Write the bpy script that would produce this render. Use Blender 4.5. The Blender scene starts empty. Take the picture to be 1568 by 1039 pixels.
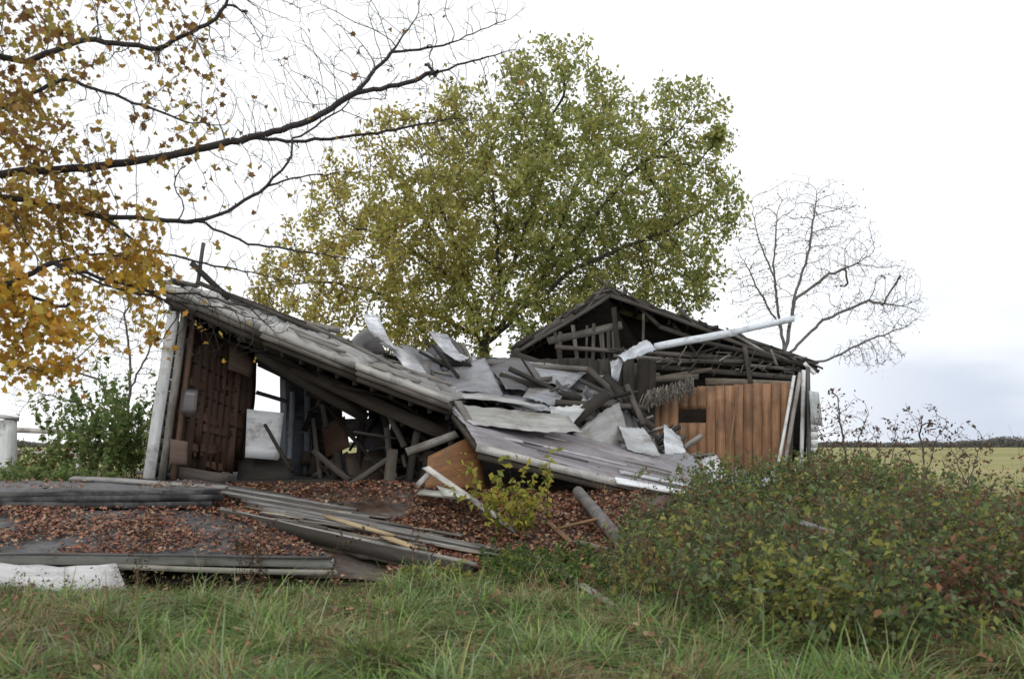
import bpy, math, random
import numpy as np
from mathutils import Vector
rng=np.random.default_rng(7); random.seed(7)
scene=bpy.context.scene
F=1220.0; H=1.6
def P(u,v,d):
    "survey point: bearing / elevation read from the camera station, and real distance d in metres"
    return np.array([(u-784)/F*d, d, H+(680-v)/F*d])
def ss(t): 
    t=np.clip(t,0,1); return t*t*(3-2*t)
def hfun(x,y):
    x=np.asarray(x,float); y=np.asarray(y,float)
    h=0.85*ss((y-9)/4)*(1-ss((x-5.2-0.1*(y-9))/3.0))*(1-ss((y-26)/14))*(1-ss((-x-16)/10))
    near=np.exp(-(y/30)**2)
    h=h+0.05*near*(np.sin(x*1.9+y*.7)*np.sin(y*1.3-x*.5)+.5*np.sin(x*4.1+1)*np.sin(y*3.7))
    return h
def vnoise(x,y,z=0,s=1.0):
    return (np.sin(x*1.7*s+1.3*np.sin(y*1.1*s+z))+np.sin(y*2.1*s+1.7*np.sin(x*.9*s+2+z*1.3*s))+np.sin((x+y)*1.3*s+z*1.9*s+.7))/3

# ---------------------------------------------------------------- materials
def nd(nt,t,**k):
    n=nt.nodes.new(t)
    for a,b in k.items(): setattr(n,a,b)
    return n
def leafmat(name,trans=.35,rough=.6):
    m=bpy.data.materials.new(name); m.use_nodes=True; nt=m.node_tree; nt.nodes.clear()
    o=nd(nt,'ShaderNodeOutputMaterial'); mx=nd(nt,'ShaderNodeMixShader'); mx.inputs[0].default_value=trans
    p=nd(nt,'ShaderNodeBsdfPrincipled'); p.inputs['Roughness'].default_value=rough
    p.inputs['Specular IOR Level'].default_value=.3
    t=nd(nt,'ShaderNodeBsdfTranslucent'); a=nd(nt,'ShaderNodeAttribute',attribute_name='Col')
    L=nt.links.new
    L(a.outputs['Color'],p.inputs['Base Color']); L(a.outputs['Color'],t.inputs['Color'])
    L(p.outputs[0],mx.inputs[1]); L(t.outputs[0],mx.inputs[2]); L(mx.outputs[0],o.inputs[0])
    return m
def surfmat(name,rough=.8,metal=0,grain=(2,14,14),var=.5,stain=(.05,.04,.03),stain_amt=.4,stain_scale=1.2,bump=.3,spec=.3,lo=.45,hi=.62):
    m=bpy.data.materials.new(name); m.use_nodes=True; nt=m.node_tree; L=nt.links.new
    p=nt.nodes['Principled BSDF']; p.inputs['Metallic'].default_value=metal; p.inputs['Specular IOR Level'].default_value=spec
    col=nd(nt,'ShaderNodeAttribute',attribute_name='Col'); loc=nd(nt,'ShaderNodeAttribute',attribute_name='loc')
    mp=nd(nt,'ShaderNodeVectorMath',operation='MULTIPLY'); mp.inputs[1].default_value=grain; L(loc.outputs['Vector'],mp.inputs[0])
    n1=nd(nt,'ShaderNodeTexNoise'); n1.inputs['Scale'].default_value=1; n1.inputs['Detail'].default_value=6; n1.inputs['Roughness'].default_value=.65; L(mp.outputs[0],n1.inputs['Vector'])
    r1=nd(nt,'ShaderNodeMapRange'); r1.inputs[1].default_value=.3; r1.inputs[2].default_value=.7; r1.inputs[3].default_value=1-var; r1.inputs[4].default_value=1+var*.5; L(n1.outputs[0],r1.inputs[0])
    mu=nd(nt,'ShaderNodeVectorMath',operation='SCALE'); L(col.outputs['Color'],mu.inputs[0]); L(r1.outputs[0],mu.inputs['Scale'])
    n2=nd(nt,'ShaderNodeTexNoise'); n2.inputs['Scale'].default_value=stain_scale; n2.inputs['Detail'].default_value=8; n2.inputs['Roughness'].default_value=.7; L(loc.outputs['Vector'],n2.inputs['Vector'])
    r2=nd(nt,'ShaderNodeMapRange'); r2.inputs[1].default_value=lo; r2.inputs[2].default_value=hi; r2.inputs[4].default_value=stain_amt; L(n2.outputs[0],r2.inputs[0])
    mx=nd(nt,'ShaderNodeMix',data_type='RGBA'); L(r2.outputs[0],mx.inputs[0]); L(mu.outputs[0],mx.inputs[6]); mx.inputs[7].default_value=(*stain,1)
    L(mx.outputs[2],p.inputs['Base Color'])
    r3=nd(nt,'ShaderNodeMapRange'); r3.inputs[3].default_value=max(rough-.15,.05); r3.inputs[4].default_value=min(rough+.15,1); L(n2.outputs[0],r3.inputs[0]); L(r3.outputs[0],p.inputs['Roughness'])
    b=nd(nt,'ShaderNodeBump'); b.inputs['Strength'].default_value=bump; b.inputs['Distance'].default_value=.02; L(n1.outputs[0],b.inputs['Height']); L(b.outputs[0],p.inputs['Normal'])
    return m
M_leaf=leafmat('foliage',.45); M_dry=leafmat('dry_leaf',.12,.5); M_grass=leafmat('grass_blade',.3)
M_wood=surfmat('weathered_wood',stain_amt=.6)
M_metal=surfmat('sheet_metal',rough=.42,metal=.35,grain=(1.2,7,7),var=.4,stain=(.12,.09,.07),stain_amt=.75,stain_scale=1.9,bump=.15,spec=.5,lo=.48,hi=.68)
M_paint=surfmat('old_white_paint',rough=.7,grain=(2,12,12),var=.25,stain=(.13,.115,.095),stain_amt=.75,stain_scale=2.4,bump=.2,lo=.5,hi=.66)
M_panel=surfmat('wood_panelling',rough=.6,grain=(1.2,18,18),var=.4,stain=(.10,.065,.045),stain_amt=.65,stain_scale=1.3,bump=.1)
M_shing=surfmat('roofing_felt',rough=.7,grain=(10,10,10),var=.5,stain=(.2,.19,.18),stain_amt=.4,stain_scale=2,bump=.5)
M_bark=surfmat('bark',rough=.9,grain=(6,6,2),var=.4,stain=(.1,.1,.09),stain_amt=.3,stain_scale=2,bump=.4)

# ---------------------------------------------------------------- mesh helpers
def mk(name,V,Fc,mat,col=None,loc=None,parent=None,smooth=False):
    V=np.asarray(V,np.float32).reshape(-1,3); Fc=np.asarray(Fc,np.int32); K=Fc.shape[1]; M=len(Fc)
    me=bpy.data.meshes.new(name)
    me.vertices.add(len(V)); me.vertices.foreach_set('co',V.ravel())
    me.loops.add(M*K); me.loops.foreach_set('vertex_index',Fc.ravel())
    me.polygons.add(M); me.polygons.foreach_set('loop_start',np.arange(M,dtype=np.int32)*K)
    if smooth: me.polygons.foreach_set('use_smooth',np.ones(M,dtype=bool))
    me.update(calc_edges=True); me.validate()
    if col is None: col=np.tile([.2,.2,.2],(len(V),1))
    col=np.asarray(col,float)
    if col.ndim==1: col=np.tile(col,(len(V),1))
    a=me.color_attributes.new('Col','FLOAT_COLOR','POINT')
    a.data.foreach_set('color',np.hstack([np.clip(col,0,1),np.ones((len(V),1))]).astype(np.float32).ravel())
    l=me.attributes.new('loc','FLOAT_VECTOR','POINT')
    l.data.foreach_set('vector',(V if loc is None else np.asarray(loc)).astype(np.float32).ravel())
    me.materials.append(mat)
    ob=bpy.data.objects.new(name,me); scene.collection.objects.link(ob)
    if parent: ob.parent=parent
    return ob
def empty(name,loc=(0,0,0)):
    e=bpy.data.objects.new(name,None); scene.collection.objects.link(e); e.empty_display_size=.2; return e
class Batch:
    def __init__(s): s.V=[];s.F=[];s.C=[];s.L=[];s.n=0
    def add(s,V,Fc,C,L):
        V=np.asarray(V,float).reshape(-1,3); s.V.append(V); s.F.append(np.asarray(Fc)+s.n)
        C=np.asarray(C,float); s.C.append(np.tile(C,(len(V),1)) if C.ndim==1 else C); s.L.append(L); s.n+=len(V)
    def out(s,name,mat,parent=None,smooth=False):
        return mk(name,np.vstack(s.V),np.vstack(s.F),mat,np.vstack(s.C),np.vstack(s.L),parent,smooth)
def board(B,p0,p1,w,t,col,up=(0,0,1),segs=5,bend=.015,jit=.15):
    p0=np.asarray(p0,float);p1=np.asarray(p1,float); D=p1-p0; Ln=np.linalg.norm(D); D/=Ln
    up=np.asarray(up,float); S=np.cross(D,up)
    if np.linalg.norm(S)<1e-3: S=np.cross(D,[1,0,0.])
    S/=np.linalg.norm(S); N=np.cross(S,D)
    ts=np.linspace(0,1,segs+1); ph=rng.uniform(0,6); off=rng.uniform(0,50,3)
    V=[];L=[]
    for i,k in enumerate(ts):
        c=p0+D*Ln*k+N*bend*Ln*math.sin(k*math.pi*1.3+ph)*.5+S*bend*Ln*.4*math.sin(k*4+ph)
        for (a,b) in ((-1,-1),(1,-1),(1,1),(-1,1)):
            e=D*rng.uniform(-1,1)*jit*w if i in(0,segs) else 0
            V.append(c+S*a*w/2*(1+rng.uniform(-.06,.06))+N*b*t/2+e); L.append(np.array([k*Ln,a*w/2,b*t/2])+off)
    Fc=[]
    for i in range(segs):
        for j in range(4):
            a=i*4+j;b=i*4+(j+1)%4; Fc.append((a,b,b+4,a+4))
    Fc.append((3,2,1,0)); e=segs*4; Fc.append((e,e+1,e+2,e+3))
    B.add(V,Fc,np.asarray(col)*rng.uniform(.8,1.2),np.array(L))
def sheet(B,c00,c10,c11,c01,col,nx=14,ny=8,amp=.03,rib=0,ribn=6,t=.012,axis=0,fs=2.5,crease=0,edge=0,curl=0):
    c=[np.asarray(q,float) for q in (c00,c10,c11,c01)]
    u=np.linspace(0,1,nx+1);v=np.linspace(0,1,ny+1);U,W=np.meshgrid(u,v,indexing='ij')
    Pt=((1-U)*(1-W))[...,None]*c[0]+(U*(1-W))[...,None]*c[1]+(U*W)[...,None]*c[2]+((1-U)*W)[...,None]*c[3]
    N=np.cross(c[1]-c[0],c[3]-c[0]); N/=np.linalg.norm(N)+1e-9
    lu=np.linalg.norm(c[1]-c[0]);lv=np.linalg.norm(c[3]-c[0]); o=rng.uniform(0,30,3)
    dsp=amp*vnoise(U*lu*fs+o[0],W*lv*fs+o[1],o[2])
    if crease:
        for _ in range(3):
            an=rng.uniform(0,3.14);k=rng.uniform(.25,.75)
            dsp=dsp+crease*np.abs((U-k)*math.cos(an)+(W-k)*math.sin(an))*rng.choice([-1,1])
    if curl: dsp=dsp+curl*((W-.5)**2*lv*2+(U-.5)**2*lu*.5)
    if rib:
        q=(W if axis==0 else U)*ribn; dsp=dsp+rib*np.clip(1-np.abs((q%1)-.5)*8,0,1)
    if edge:
        ed=edge*rng.uniform(-1,1,(nx+1,2)); 
        T=(c[3]-c[0])/max(lv,1e-6); Pt[:,0]+=T*ed[:,:1]; Pt[:,-1]+=T*ed[:,1:]
    Pt=Pt+N*dsp[...,None]
    top=Pt.reshape(-1,3); bot=top-N*t; n=len(top)
    lc=np.stack([U*lu,W*lv,U*0],-1).reshape(-1,3)+o
    Fc=[]
    idx=lambda i,j:i*(ny+1)+j
    for i in range(nx):
        for j in range(ny):
            q=(idx(i,j),idx(i+1,j),idx(i+1,j+1),idx(i,j+1)); Fc.append(q); Fc.append(tuple(k+n for k in q[::-1]))
    ring=[idx(i,0) for i in range(nx+1)]+[idx(nx,j) for j in range(1,ny+1)]+[idx(i,ny) for i in range(nx-1,-1,-1)]+[idx(0,j) for j in range(ny-1,0,-1)]
    for a,b in zip(ring,ring[1:]+ring[:1]): Fc.append((b,a,a+n,b+n))
    B.add(np.vstack([top,bot]),Fc,np.asarray(col)*rng.uniform(.88,1.12),np.vstack([lc,lc+[0,0,t]]))
def tubes(P0,P1,R0,R1,n=5):
    P0=np.asarray(P0,float);P1=np.asarray(P1,float);R0=np.asarray(R0,float);R1=np.asarray(R1,float)
    D=P1-P0; D/=np.linalg.norm(D,axis=1)[:,None]+1e-9
    ref=np.where(np.abs(D[:,2:3])>.9,[[1.,0,0]],[[0,0,1.]]); U=np.cross(D,ref);U/=np.linalg.norm(U,axis=1)[:,None]+1e-9; W=np.cross(D,U)
    a=np.arange(n)/n*2*np.pi; ring=np.cos(a)[None,:,None]*U[:,None]+np.sin(a)[None,:,None]*W[:,None]
    V=np.concatenate([P0[:,None]+ring*R0[:,None,None],P1[:,None]+ring*R1[:,None,None]],1).reshape(-1,3)
    m=len(P0); j=np.arange(n);k=(j+1)%n
    f=np.stack([j,k,k+n,j+n],1)[None]+(np.arange(m)*2*n)[:,None,None]
    return V,f.reshape(-1,4)
def colonize(seedP,seedPar,A,step,infl,kill,iters=120):
    pos=[np.array(p,float) for p in seedP]; par=list(seedPar)
    A=np.array(A); best=np.full(len(A),1e9); bi=np.zeros(len(A),int); new=list(range(len(pos))); alive=np.ones(len(A),bool)
    for it in range(iters):
        NP=np.array([pos[i] for i in new]); NI=np.array(new)
        for s in range(0,len(NP),400):
            d=np.linalg.norm(A[:,None]-NP[None,s:s+400],axis=2); m=d.argmin(1); dm=d[np.arange(len(A)),m]
            up=dm<best; best[up]=dm[up]; bi[up]=NI[s:s+400][m[up]]
        alive&=best>kill
        act=alive&(best<infl)
        if not act.any(): break
        allp=np.array(pos); parr=np.array(par)
        dirs=A[act]-allp[bi[act]]; dirs/=np.linalg.norm(dirs,axis=1)[:,None]
        ids=bi[act]; uq,inv=np.unique(ids,return_inverse=True); S=np.zeros((len(uq),3)); np.add.at(S,inv,dirs)
        S/=np.linalg.norm(S,axis=1)[:,None]+1e-9
        pd=allp[uq]-allp[np.maximum(parr[uq],0)]; pd/=np.linalg.norm(pd,axis=1)[:,None]+1e-9
        S+=.45*pd+rng.normal(0,.14,S.shape); S/=np.linalg.norm(S,axis=1)[:,None]+1e-9
        new=[]
        for k,i in enumerate(uq):
            q=pos[i]+S[k]*step
            if par[i]>=0 and np.linalg.norm(pos[par[i]]-q)<step*.6: continue
            new.append(len(pos)); pos.append(q); par.append(int(i))
        if not new: break
        if len(pos)>16000: break
    return np.array(pos),np.array(par)
def radii(pos,par,r0,e=2.3,rmax=None):
    n=len(pos); acc=np.zeros(n); 
    r=np.zeros(n); ch=np.zeros(n,int)
    for i in range(n-1,-1,-1):
        r[i]=r0 if acc[i]==0 else acc[i]**(1/e)
        if par[i]>=0: acc[par[i]]+=r[i]**e; ch[par[i]]+=1
    if rmax: r=np.minimum(r,rmax)
    return r,ch
def polyseed(lines,step):
    pos=[];par=[]
    for ln in lines:
        ln=[np.asarray(q,float) for q in ln]
        if pos:
            dd=np.linalg.norm(np.array(pos)-ln[0],axis=1); last=int(dd.argmin())
        else: last=-1; pos.append(ln[0]);par.append(-1);last=0
        for a,b in zip(ln[:-1],ln[1:]):
            k=max(1,int(np.linalg.norm(b-a)/step))
            for j in range(1,k+1):
                q=a+(b-a)*j/k+rng.normal(0,step*.09,3); pos.append(q);par.append(last);last=len(pos)-1
    return pos,par
def rot_leaves(C,size,shape,nrm=None,bias=0.0):
    n=len(C); N=rng.normal(size=(n,3)); N/=np.linalg.norm(N,axis=1)[:,None]
    if nrm is not None: N=N*(1-bias)+np.asarray(nrm)*bias; N/=np.linalg.norm(N,axis=1)[:,None]
    T=np.cross(N,rng.normal(size=(n,3)));T/=np.linalg.norm(T,axis=1)[:,None]; B=np.cross(N,T)
    S=np.asarray(shape,float); sz=np.broadcast_to(size,(n,))[:,None,None]
    asp=rng.uniform(.65,1.1,(n,1,1)); crl=rng.uniform(.3,3.0,(n,1,1))
    V=C[:,None]+sz*(asp*S[None,:,0:1]*T[:,None]+S[None,:,1:2]*B[:,None]+crl*S[None,:,2:3]*N[:,None])
    k=len(S); Fc=np.arange(n*k).reshape(n,k)
    return V.reshape(-1,3),Fc
OVAL=[(0,-.5,0),(.3,0,.1),(0,.55,-.02),(-.3,0,.1)]
MAPLE=[(0,-.4,0),(.14,-.24,.02),(.40,-.26,.08),(.34,-.04,.05),(.46,.2,.1),(.24,.22,.03),(0,.52,-.08),(-.24,.22,.03),(-.46,.2,.12),(-.34,-.04,.05),(-.40,-.26,.06),(-.14,-.24,.02)]
def pick(pal,n,w=None,var=.25):
    pal=np.array(pal); i=rng.choice(len(pal),n,p=None if w is None else np.array(w)/sum(w))
    return pal[i]*rng.uniform(1-var,1+var,(n,1))
def ell(c,r,n,shell=.0):
    p=rng.normal(size=(n,3));p/=np.linalg.norm(p,axis=1)[:,None]; rad=rng.uniform(shell,1,(n,1))**(1/3)
    return np.asarray(c)+p*rad*np.asarray(r)
def canes(bases,L,lean,droop,nleaf,rad=.004,seg=5,up=.9,t0=.15):
    n=len(bases); an=rng.uniform(0,2*np.pi,n); le=lean*rng.uniform(.2,1,n)
    D=np.stack([np.cos(an)*le,np.sin(an)*le,np.full(n,up)],1); D/=np.linalg.norm(D,axis=1)[:,None]
    L=np.broadcast_to(L,(n,))*rng.uniform(.5,1.2,n); dr=droop*rng.uniform(.4,1.2,n); wob=rng.normal(0,.06,(n,3))
    def at(t):
        return bases[:,None]+D[:,None]*(L[:,None]*t)[...,None]+np.stack([np.zeros_like(t),np.zeros_like(t),-(dr*L)[:,None]*t**2],-1)+(wob*L[:,None])[:,None]*np.sin(t*5)[...,None]
    ts=np.tile(np.linspace(0,1,seg+1),(n,1)); pts=at(ts)
    P0=pts[:,:-1].reshape(-1,3);P1=pts[:,1:].reshape(-1,3)
    R0=np.tile(rad*(1-.8*np.linspace(0,1,seg+1)[:-1]),n);R1=np.tile(rad*(1-.8*np.linspace(0,1,seg+1)[1:]),n)
    lp=None
    if nleaf:
        lt=rng.uniform(t0,1.02,(n,nleaf)); lp=at(lt).reshape(-1,3)+rng.normal(0,.03,(n*nleaf,3))
    return P0,P1,R0,R1,lp

# ---------------------------------------------------------------- world, sun, camera
w=bpy.data.worlds.new("World"); scene.world=w; w.use_nodes=True; nt=w.node_tree; L=nt.links.new
bg=nt.nodes['Background']; bg.inputs[1].default_value=.1
sky=nd(nt,'ShaderNodeTexSky',sky_type='NISHITA'); sky.sun_disc=False; sky.sun_elevation=math.radians(42); sky.sun_rotation=math.radians(200); sky.air_density=1; sky.dust_density=3
tc=nd(nt,'ShaderNodeTexCoord'); sp=nd(nt,'ShaderNodeSeparateXYZ'); L(tc.outputs['Generated'],sp.inputs[0])
mp=nd(nt,'ShaderNodeMapping'); mp.inputs['Scale'].default_value=(1.6,1.6,5); L(tc.outputs['Generated'],mp.inputs[0])
no=nd(nt,'ShaderNodeTexNoise'); no.inputs['Scale'].default_value=1.7; no.inputs['Detail'].default_value=4; no.inputs['Roughness'].default_value=.5; L(mp.outputs[0],no.inputs['Vector'])
def mr(src,a,b,c=0,d=1):
    m=nd(nt,'ShaderNodeMapRange'); m.interpolation_type='SMOOTHSTEP'; m.inputs[1].default_value=a;m.inputs[2].default_value=b;m.inputs[3].default_value=c;m.inputs[4].default_value=d; L(src,m.inputs[0]); return m.outputs[0]
def mth(op,a,b):
    m=nd(nt,'ShaderNodeMath',operation=op); L(a,m.inputs[0]); L(b,m.inputs[1]); return m.outputs[0]
fx=mr(sp.outputs[0],.2,.54); fz=mr(sp.outputs[2],.06,.4,1,0); fn=mr(no.outputs[0],.3,.6,.3,1)
fac=mth('MULTIPLY',mth('MULTIPLY',fx,fz),fn)
mix=nd(nt,'ShaderNodeMix',data_type='RGBA'); L(fac,mix.inputs[0]); mix.inputs[6].default_value=(12.2,12.4,12.6,1); mix.inputs[7].default_value=(7.0,7.7,9.0,1)
mix2=nd(nt,'ShaderNodeMix',data_type='RGBA'); mix2.inputs[0].default_value=.94; L(sky.outputs[0],mix2.inputs[6]); L(mix.outputs[2],mix2.inputs[7]); L(mix2.outputs[2],bg.inputs[0])
sl=bpy.data.lights.new('sun','SUN'); sl.energy=.8; sl.angle=math.radians(20); sl.color=(1,.98,.95)
so=bpy.data.objects.new('sun',sl); scene.collection.objects.link(so); so.rotation_euler=(math.radians(48),0,math.radians(-20))
cam=bpy.data.cameras.new('camera'); co=bpy.data.objects.new('camera',cam); scene.collection.objects.link(co); scene.camera=co
co.location=(0,0,H); co.rotation_euler=(math.radians(90),0,0); cam.lens=28; cam.sensor_width=36; cam.shift_y=(680-519.5)/1568; cam.clip_end=5000; cam.clip_start=.05
cam.dof.use_dof=True; cam.dof.focus_distance=14.5; cam.dof.aperture_fstop=1.8
scene.view_settings.view_transform='Standard'; scene.view_settings.look='None'; scene.view_settings.exposure=0

# ---------------------------------------------------------------- ground
k=np.linspace(-1,1,261); gx=np.sinh(k*6.2)/np.sinh(6.2)*2200
k=np.linspace(0,1,261); gy=-4+np.sinh(k*6.2)/np.sinh(6.2)*2800
GX,GY=np.meshgrid(gx,gy,indexing='ij'); GZ=hfun(GX,GY)
V=np.stack([GX,GY,GZ],-1).reshape(-1,3); i,j=np.meshgrid(np.arange(260),np.arange(260),indexing='ij'); a=(i*261+j).ravel()
Fc=np.stack([a,a+261,a+262,a+1],1)
m=bpy.data.materials.new('ground_grass'); m.use_nodes=True; nt=m.node_tree; L=nt.links.new; p=nt.nodes['Principled BSDF']; p.inputs['Roughness'].default_value=.95; p.inputs['Specular IOR Level'].default_value=.1
g=nd(nt,'ShaderNodeNewGeometry'); n1=nd(nt,'ShaderNodeTexNoise'); n1.inputs['Scale'].default_value=6; n1.inputs['Detail'].default_value=8; L(g.outputs['Position'],n1.inputs['Vector'])
cr=nd(nt,'ShaderNodeValToRGB'); cr.color_ramp.elements[0].position=.35; cr.color_ramp.elements[0].color=(.035,.026,.014,1); cr.color_ramp.elements[1].position=.65; cr.color_ramp.elements[1].color=(.07,.075,.03,1); L(n1.outputs[0],cr.inputs[0])
mpp=nd(nt,'ShaderNodeMapping'); mpp.inputs['Scale'].default_value=(.02,.12,1); L(g.outputs['Position'],mpp.inputs[0])
n2=nd(nt,'ShaderNodeTexNoise'); n2.inputs['Scale'].default_value=1; n2.inputs['Detail'].default_value=6; L(mpp.outputs[0],n2.inputs['Vector'])
cr2=nd(nt,'ShaderNodeValToRGB'); cr2.color_ramp.elements[0].position=.35; cr2.color_ramp.elements[0].color=(.20,.21,.08,1); cr2.color_ramp.elements[1].position=.62; cr2.color_ramp.elements[1].color=(.31,.27,.13,1); L(n2.outputs[0],cr2.inputs[0])
s2=nd(nt,'ShaderNodeSeparateXYZ'); L(g.outputs['Position'],s2.inputs[0]); r=nd(nt,'ShaderNodeMapRange'); r.inputs[1].default_value=13;r.inputs[2].default_value=26; L(s2.outputs[1],r.inputs[0])
mx=nd(nt,'ShaderNodeMix',data_type='RGBA'); L(r.outputs[0],mx.inputs[0]); L(cr.outputs[0],mx.inputs[6]); L(cr2.outputs[0],mx.inputs[7]); L(mx.outputs[2],p.inputs['Base Color'])
bp=nd(nt,'ShaderNodeBump'); bp.inputs['Strength'].default_value=.6; bp.inputs['Distance'].default_value=.08; L(n1.outputs[0],bp.inputs['Height']); L(bp.outputs[0],p.inputs['Normal'])
mk('ground',V,Fc,m,smooth=True)

# ---------------------------------------------------------------- collapsed house
house=empty('collapsed_house')
GREY=(.22,.205,.185); DARK=(.03,.026,.022); MID=(.09,.078,.068); WHITE=(.60,.61,.60); LGT=(.46,.48,.51); LIL=(.34,.315,.345); ORG=(.34,.185,.10); BRN=(.105,.06,.04)
W=Batch(); Mt=Batch(); Pt=Batch(); Pn=Batch(); Dk=Batch(); Br=Batch()
UPF=(0,-1,.2)
board(Pt,P(228,732,12.45),P(270,452,12.45),.17,.05,WHITE,up=(.1,-1,0),bend=.004)
board(W,P(248,735,12.5),P(285,470,12.5),.1,.1,GREY,up=(.1,-1,0),bend=.004)
board(W,P(266,735,12.55),P(298,478,12.6),.08,.09,BRN,up=(.1,-1,0),bend=.004)
for i in range(14):
    z=1.0+i*.2; k=i*.2/2.9*.35
    board(Pt,np.array([-5.72+k,12.5,z]),np.array([-6.9+k,17,z]),.2,.02,WHITE,up=(1,0,0),bend=.002)
wa=lambda s,t: (1-t)*((1-s)*P(262,722,12.7)+s*P(382,722,14.2))+t*((1-s)*P(290,468,12.7)+s*P(394,545,14.2))
sheet(Br,wa(0,0),wa(1,0),wa(1,1),wa(0,1),(.035,.02,.013),amp=.02,t=.04)
NF=np.array([.3,-.95,0])
s=0.0
while s<.9:
    ws=rng.uniform(.07,.12); t0=rng.choice([0,0,0,.12]); t1=rng.choice([1,1,.95,.8])
    board(Br,wa(s+ws/2,t0)+NF*.04,wa(s+ws/2,t1)+NF*.04,ws*1.9*.96,.02,np.array(BRN)*rng.choice([.7,.9,1.1,1.3]),up=(.3,-1,0),bend=.004,jit=.4); s+=ws
for r_ in range(16):
    s0=rng.uniform(0,.7);t0=rng.uniform(.02,.9);ds=rng.uniform(.12,.4);dt=rng.uniform(.03,.12)
    o=NF*rng.uniform(.06,.09); sh=np.array([0,0,rng.uniform(-.08,.05)]); s1=min(s0+ds,1)
    sheet(Br,wa(s0,t0)+o+NF*.03,wa(s1,t0)+o+NF*.03+sh,wa(s1,t0+dt)+o+sh,wa(s0,t0+dt)+o,np.array(BRN)*rng.choice([.5,.9,1.2,1.6]),nx=5,ny=4,amp=.02,t=.012,edge=.02)
for k in (.32,.52,.7):
    board(Br,wa(0,k)+NF*.07,wa(.97,k-.04)+NF*.07,.03,.02,np.array(BRN)*.5,up=(.3,-1,0))
sheet(Mt,P(280,595,12.5),P(303,597,12.5),P(300,636,12.45),P(277,634,12.45),(.09,.085,.09),nx=4,ny=4,amp=.02)
sheet(Br,P(350,505,13.4),P(394,545,13.5),P(386,572,13.3),P(352,560,13.1),(.12,.08,.06),nx=6,ny=6,amp=.06,curl=.3)
sheet(Br,P(262,672,12.45),P(288,676,12.45),P(286,712,12.4),P(260,710,12.4),(.12,.08,.065),nx=5,ny=5,amp=.03)
board(W,P(262,722,12.6),P(350,735,13),.2,.12,(.12,.1,.085),up=UPF)
# bright gap: white door leaning in it & greyish remains
sheet(Pt,P(378,626,13.7),P(434,632,13.9),P(426,704,13.9),P(375,700,13.7),(.8,.82,.84),nx=6,ny=6,amp=.01,t=.04)
board(Pt,P(434,575,14.6),P(432,712,14.6),.1,.06,(.4,.43,.5),up=UPF)
board(W,P(392,600,14.5),P(440,615,14.6),.07,.05,(.12,.12,.13),up=UPF)
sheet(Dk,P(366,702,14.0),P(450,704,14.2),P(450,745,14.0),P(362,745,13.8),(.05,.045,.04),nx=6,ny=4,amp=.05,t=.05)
sheet(Dk,P(438,575,16),P(500,585,16.6),P(500,735,16.6),P(436,735,16),(.24,.26,.30),nx=6,ny=6,amp=.03,t=.05)
board(Pt,P(447,600,15.9),P(444,735,15.9),.1,.04,(.42,.46,.52),up=UPF); board(Pt,P(472,590,15.9),P(468,735,15.9),.12,.04,(.26,.28,.33),up=UPF)
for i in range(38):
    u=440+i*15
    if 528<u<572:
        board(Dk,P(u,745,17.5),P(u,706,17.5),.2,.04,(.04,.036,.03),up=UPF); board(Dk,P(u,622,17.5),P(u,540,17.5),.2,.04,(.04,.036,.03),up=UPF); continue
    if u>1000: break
    board(Dk,P(u,755,17.5),P(u+rng.uniform(-4,4),540 if u<600 else 550,17.5),.235,.04,np.array((.04,.036,.03))*rng.uniform(.6,1.6),up=UPF)  # back wall coloured near black: interior shade painted into the boards
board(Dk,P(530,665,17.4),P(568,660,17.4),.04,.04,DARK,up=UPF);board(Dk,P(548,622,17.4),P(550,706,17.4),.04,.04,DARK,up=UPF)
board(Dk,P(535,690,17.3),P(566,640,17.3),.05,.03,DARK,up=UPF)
sheet(Dk,[-5.7,12.6,1.0],[6.2,18,.95],[4.2,22.5,.95],[-7.5,17,1.0],(.03,.026,.022),amp=.02,t=.2,nx=10,ny=10)  # floor, its colour darkened to stand for the indoor shade
for (a,b,wd,c) in [((395,540,13.2),(560,640,14),.2,MID),((395,555,13.6),(520,612,14),.12,DARK),((440,560,13.4),(690,668,13.6),.22,(.055,.044,.035)),
  ((470,600,14),(640,640,14),.14,DARK),((405,650,13.6),(448,722,13.4),.05,DARK),((512,650,15),(520,740,14.6),.14,MID),((480,690,14),(535,735,13.6),.1,MID),
  ((590,640,14.6),(600,735,14.4),.1,GREY),((602,690,13.2),(594,752,12.8),.18,(.12,.1,.085)),((640,655,13.6),(625,745,13.2),.12,DARK),((560,600,15),(548,730,14.6),.1,DARK),
  ((622,692,13),(700,665,13.2),.13,GREY),((500,620,14.8),(600,740,14.2),.08,DARK),((600,700,13.5),(530,745,13),.09,MID),((480,640,14.4),(492,740,14.2),.07,MID),((690,650,13.6),(690,750,13),.1,DARK)]:
    board(W,P(*a),P(*b),wd,.08,c,up=UPF)
for i in range(120):
    u=rng.uniform(470,720);v=rng.uniform(590,735); d=rng.uniform(13.6,16.8); an=rng.uniform(0,3.14);l=rng.uniform(15,70)
    if 515<u+l*.4*math.cos(an)<572 and 610<v<705 and rng.uniform()<.85: continue
    if u+l*math.cos(an)<455: continue
    board(W,P(u,v,d),P(u+l*math.cos(an),min(v+l*math.sin(an),742),d+rng.uniform(-.4,.4)),rng.uniform(.03,.11),.03,np.array(MID)*rng.choice([.2,.4,.7,1.0,1.8]),up=UPF)
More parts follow.
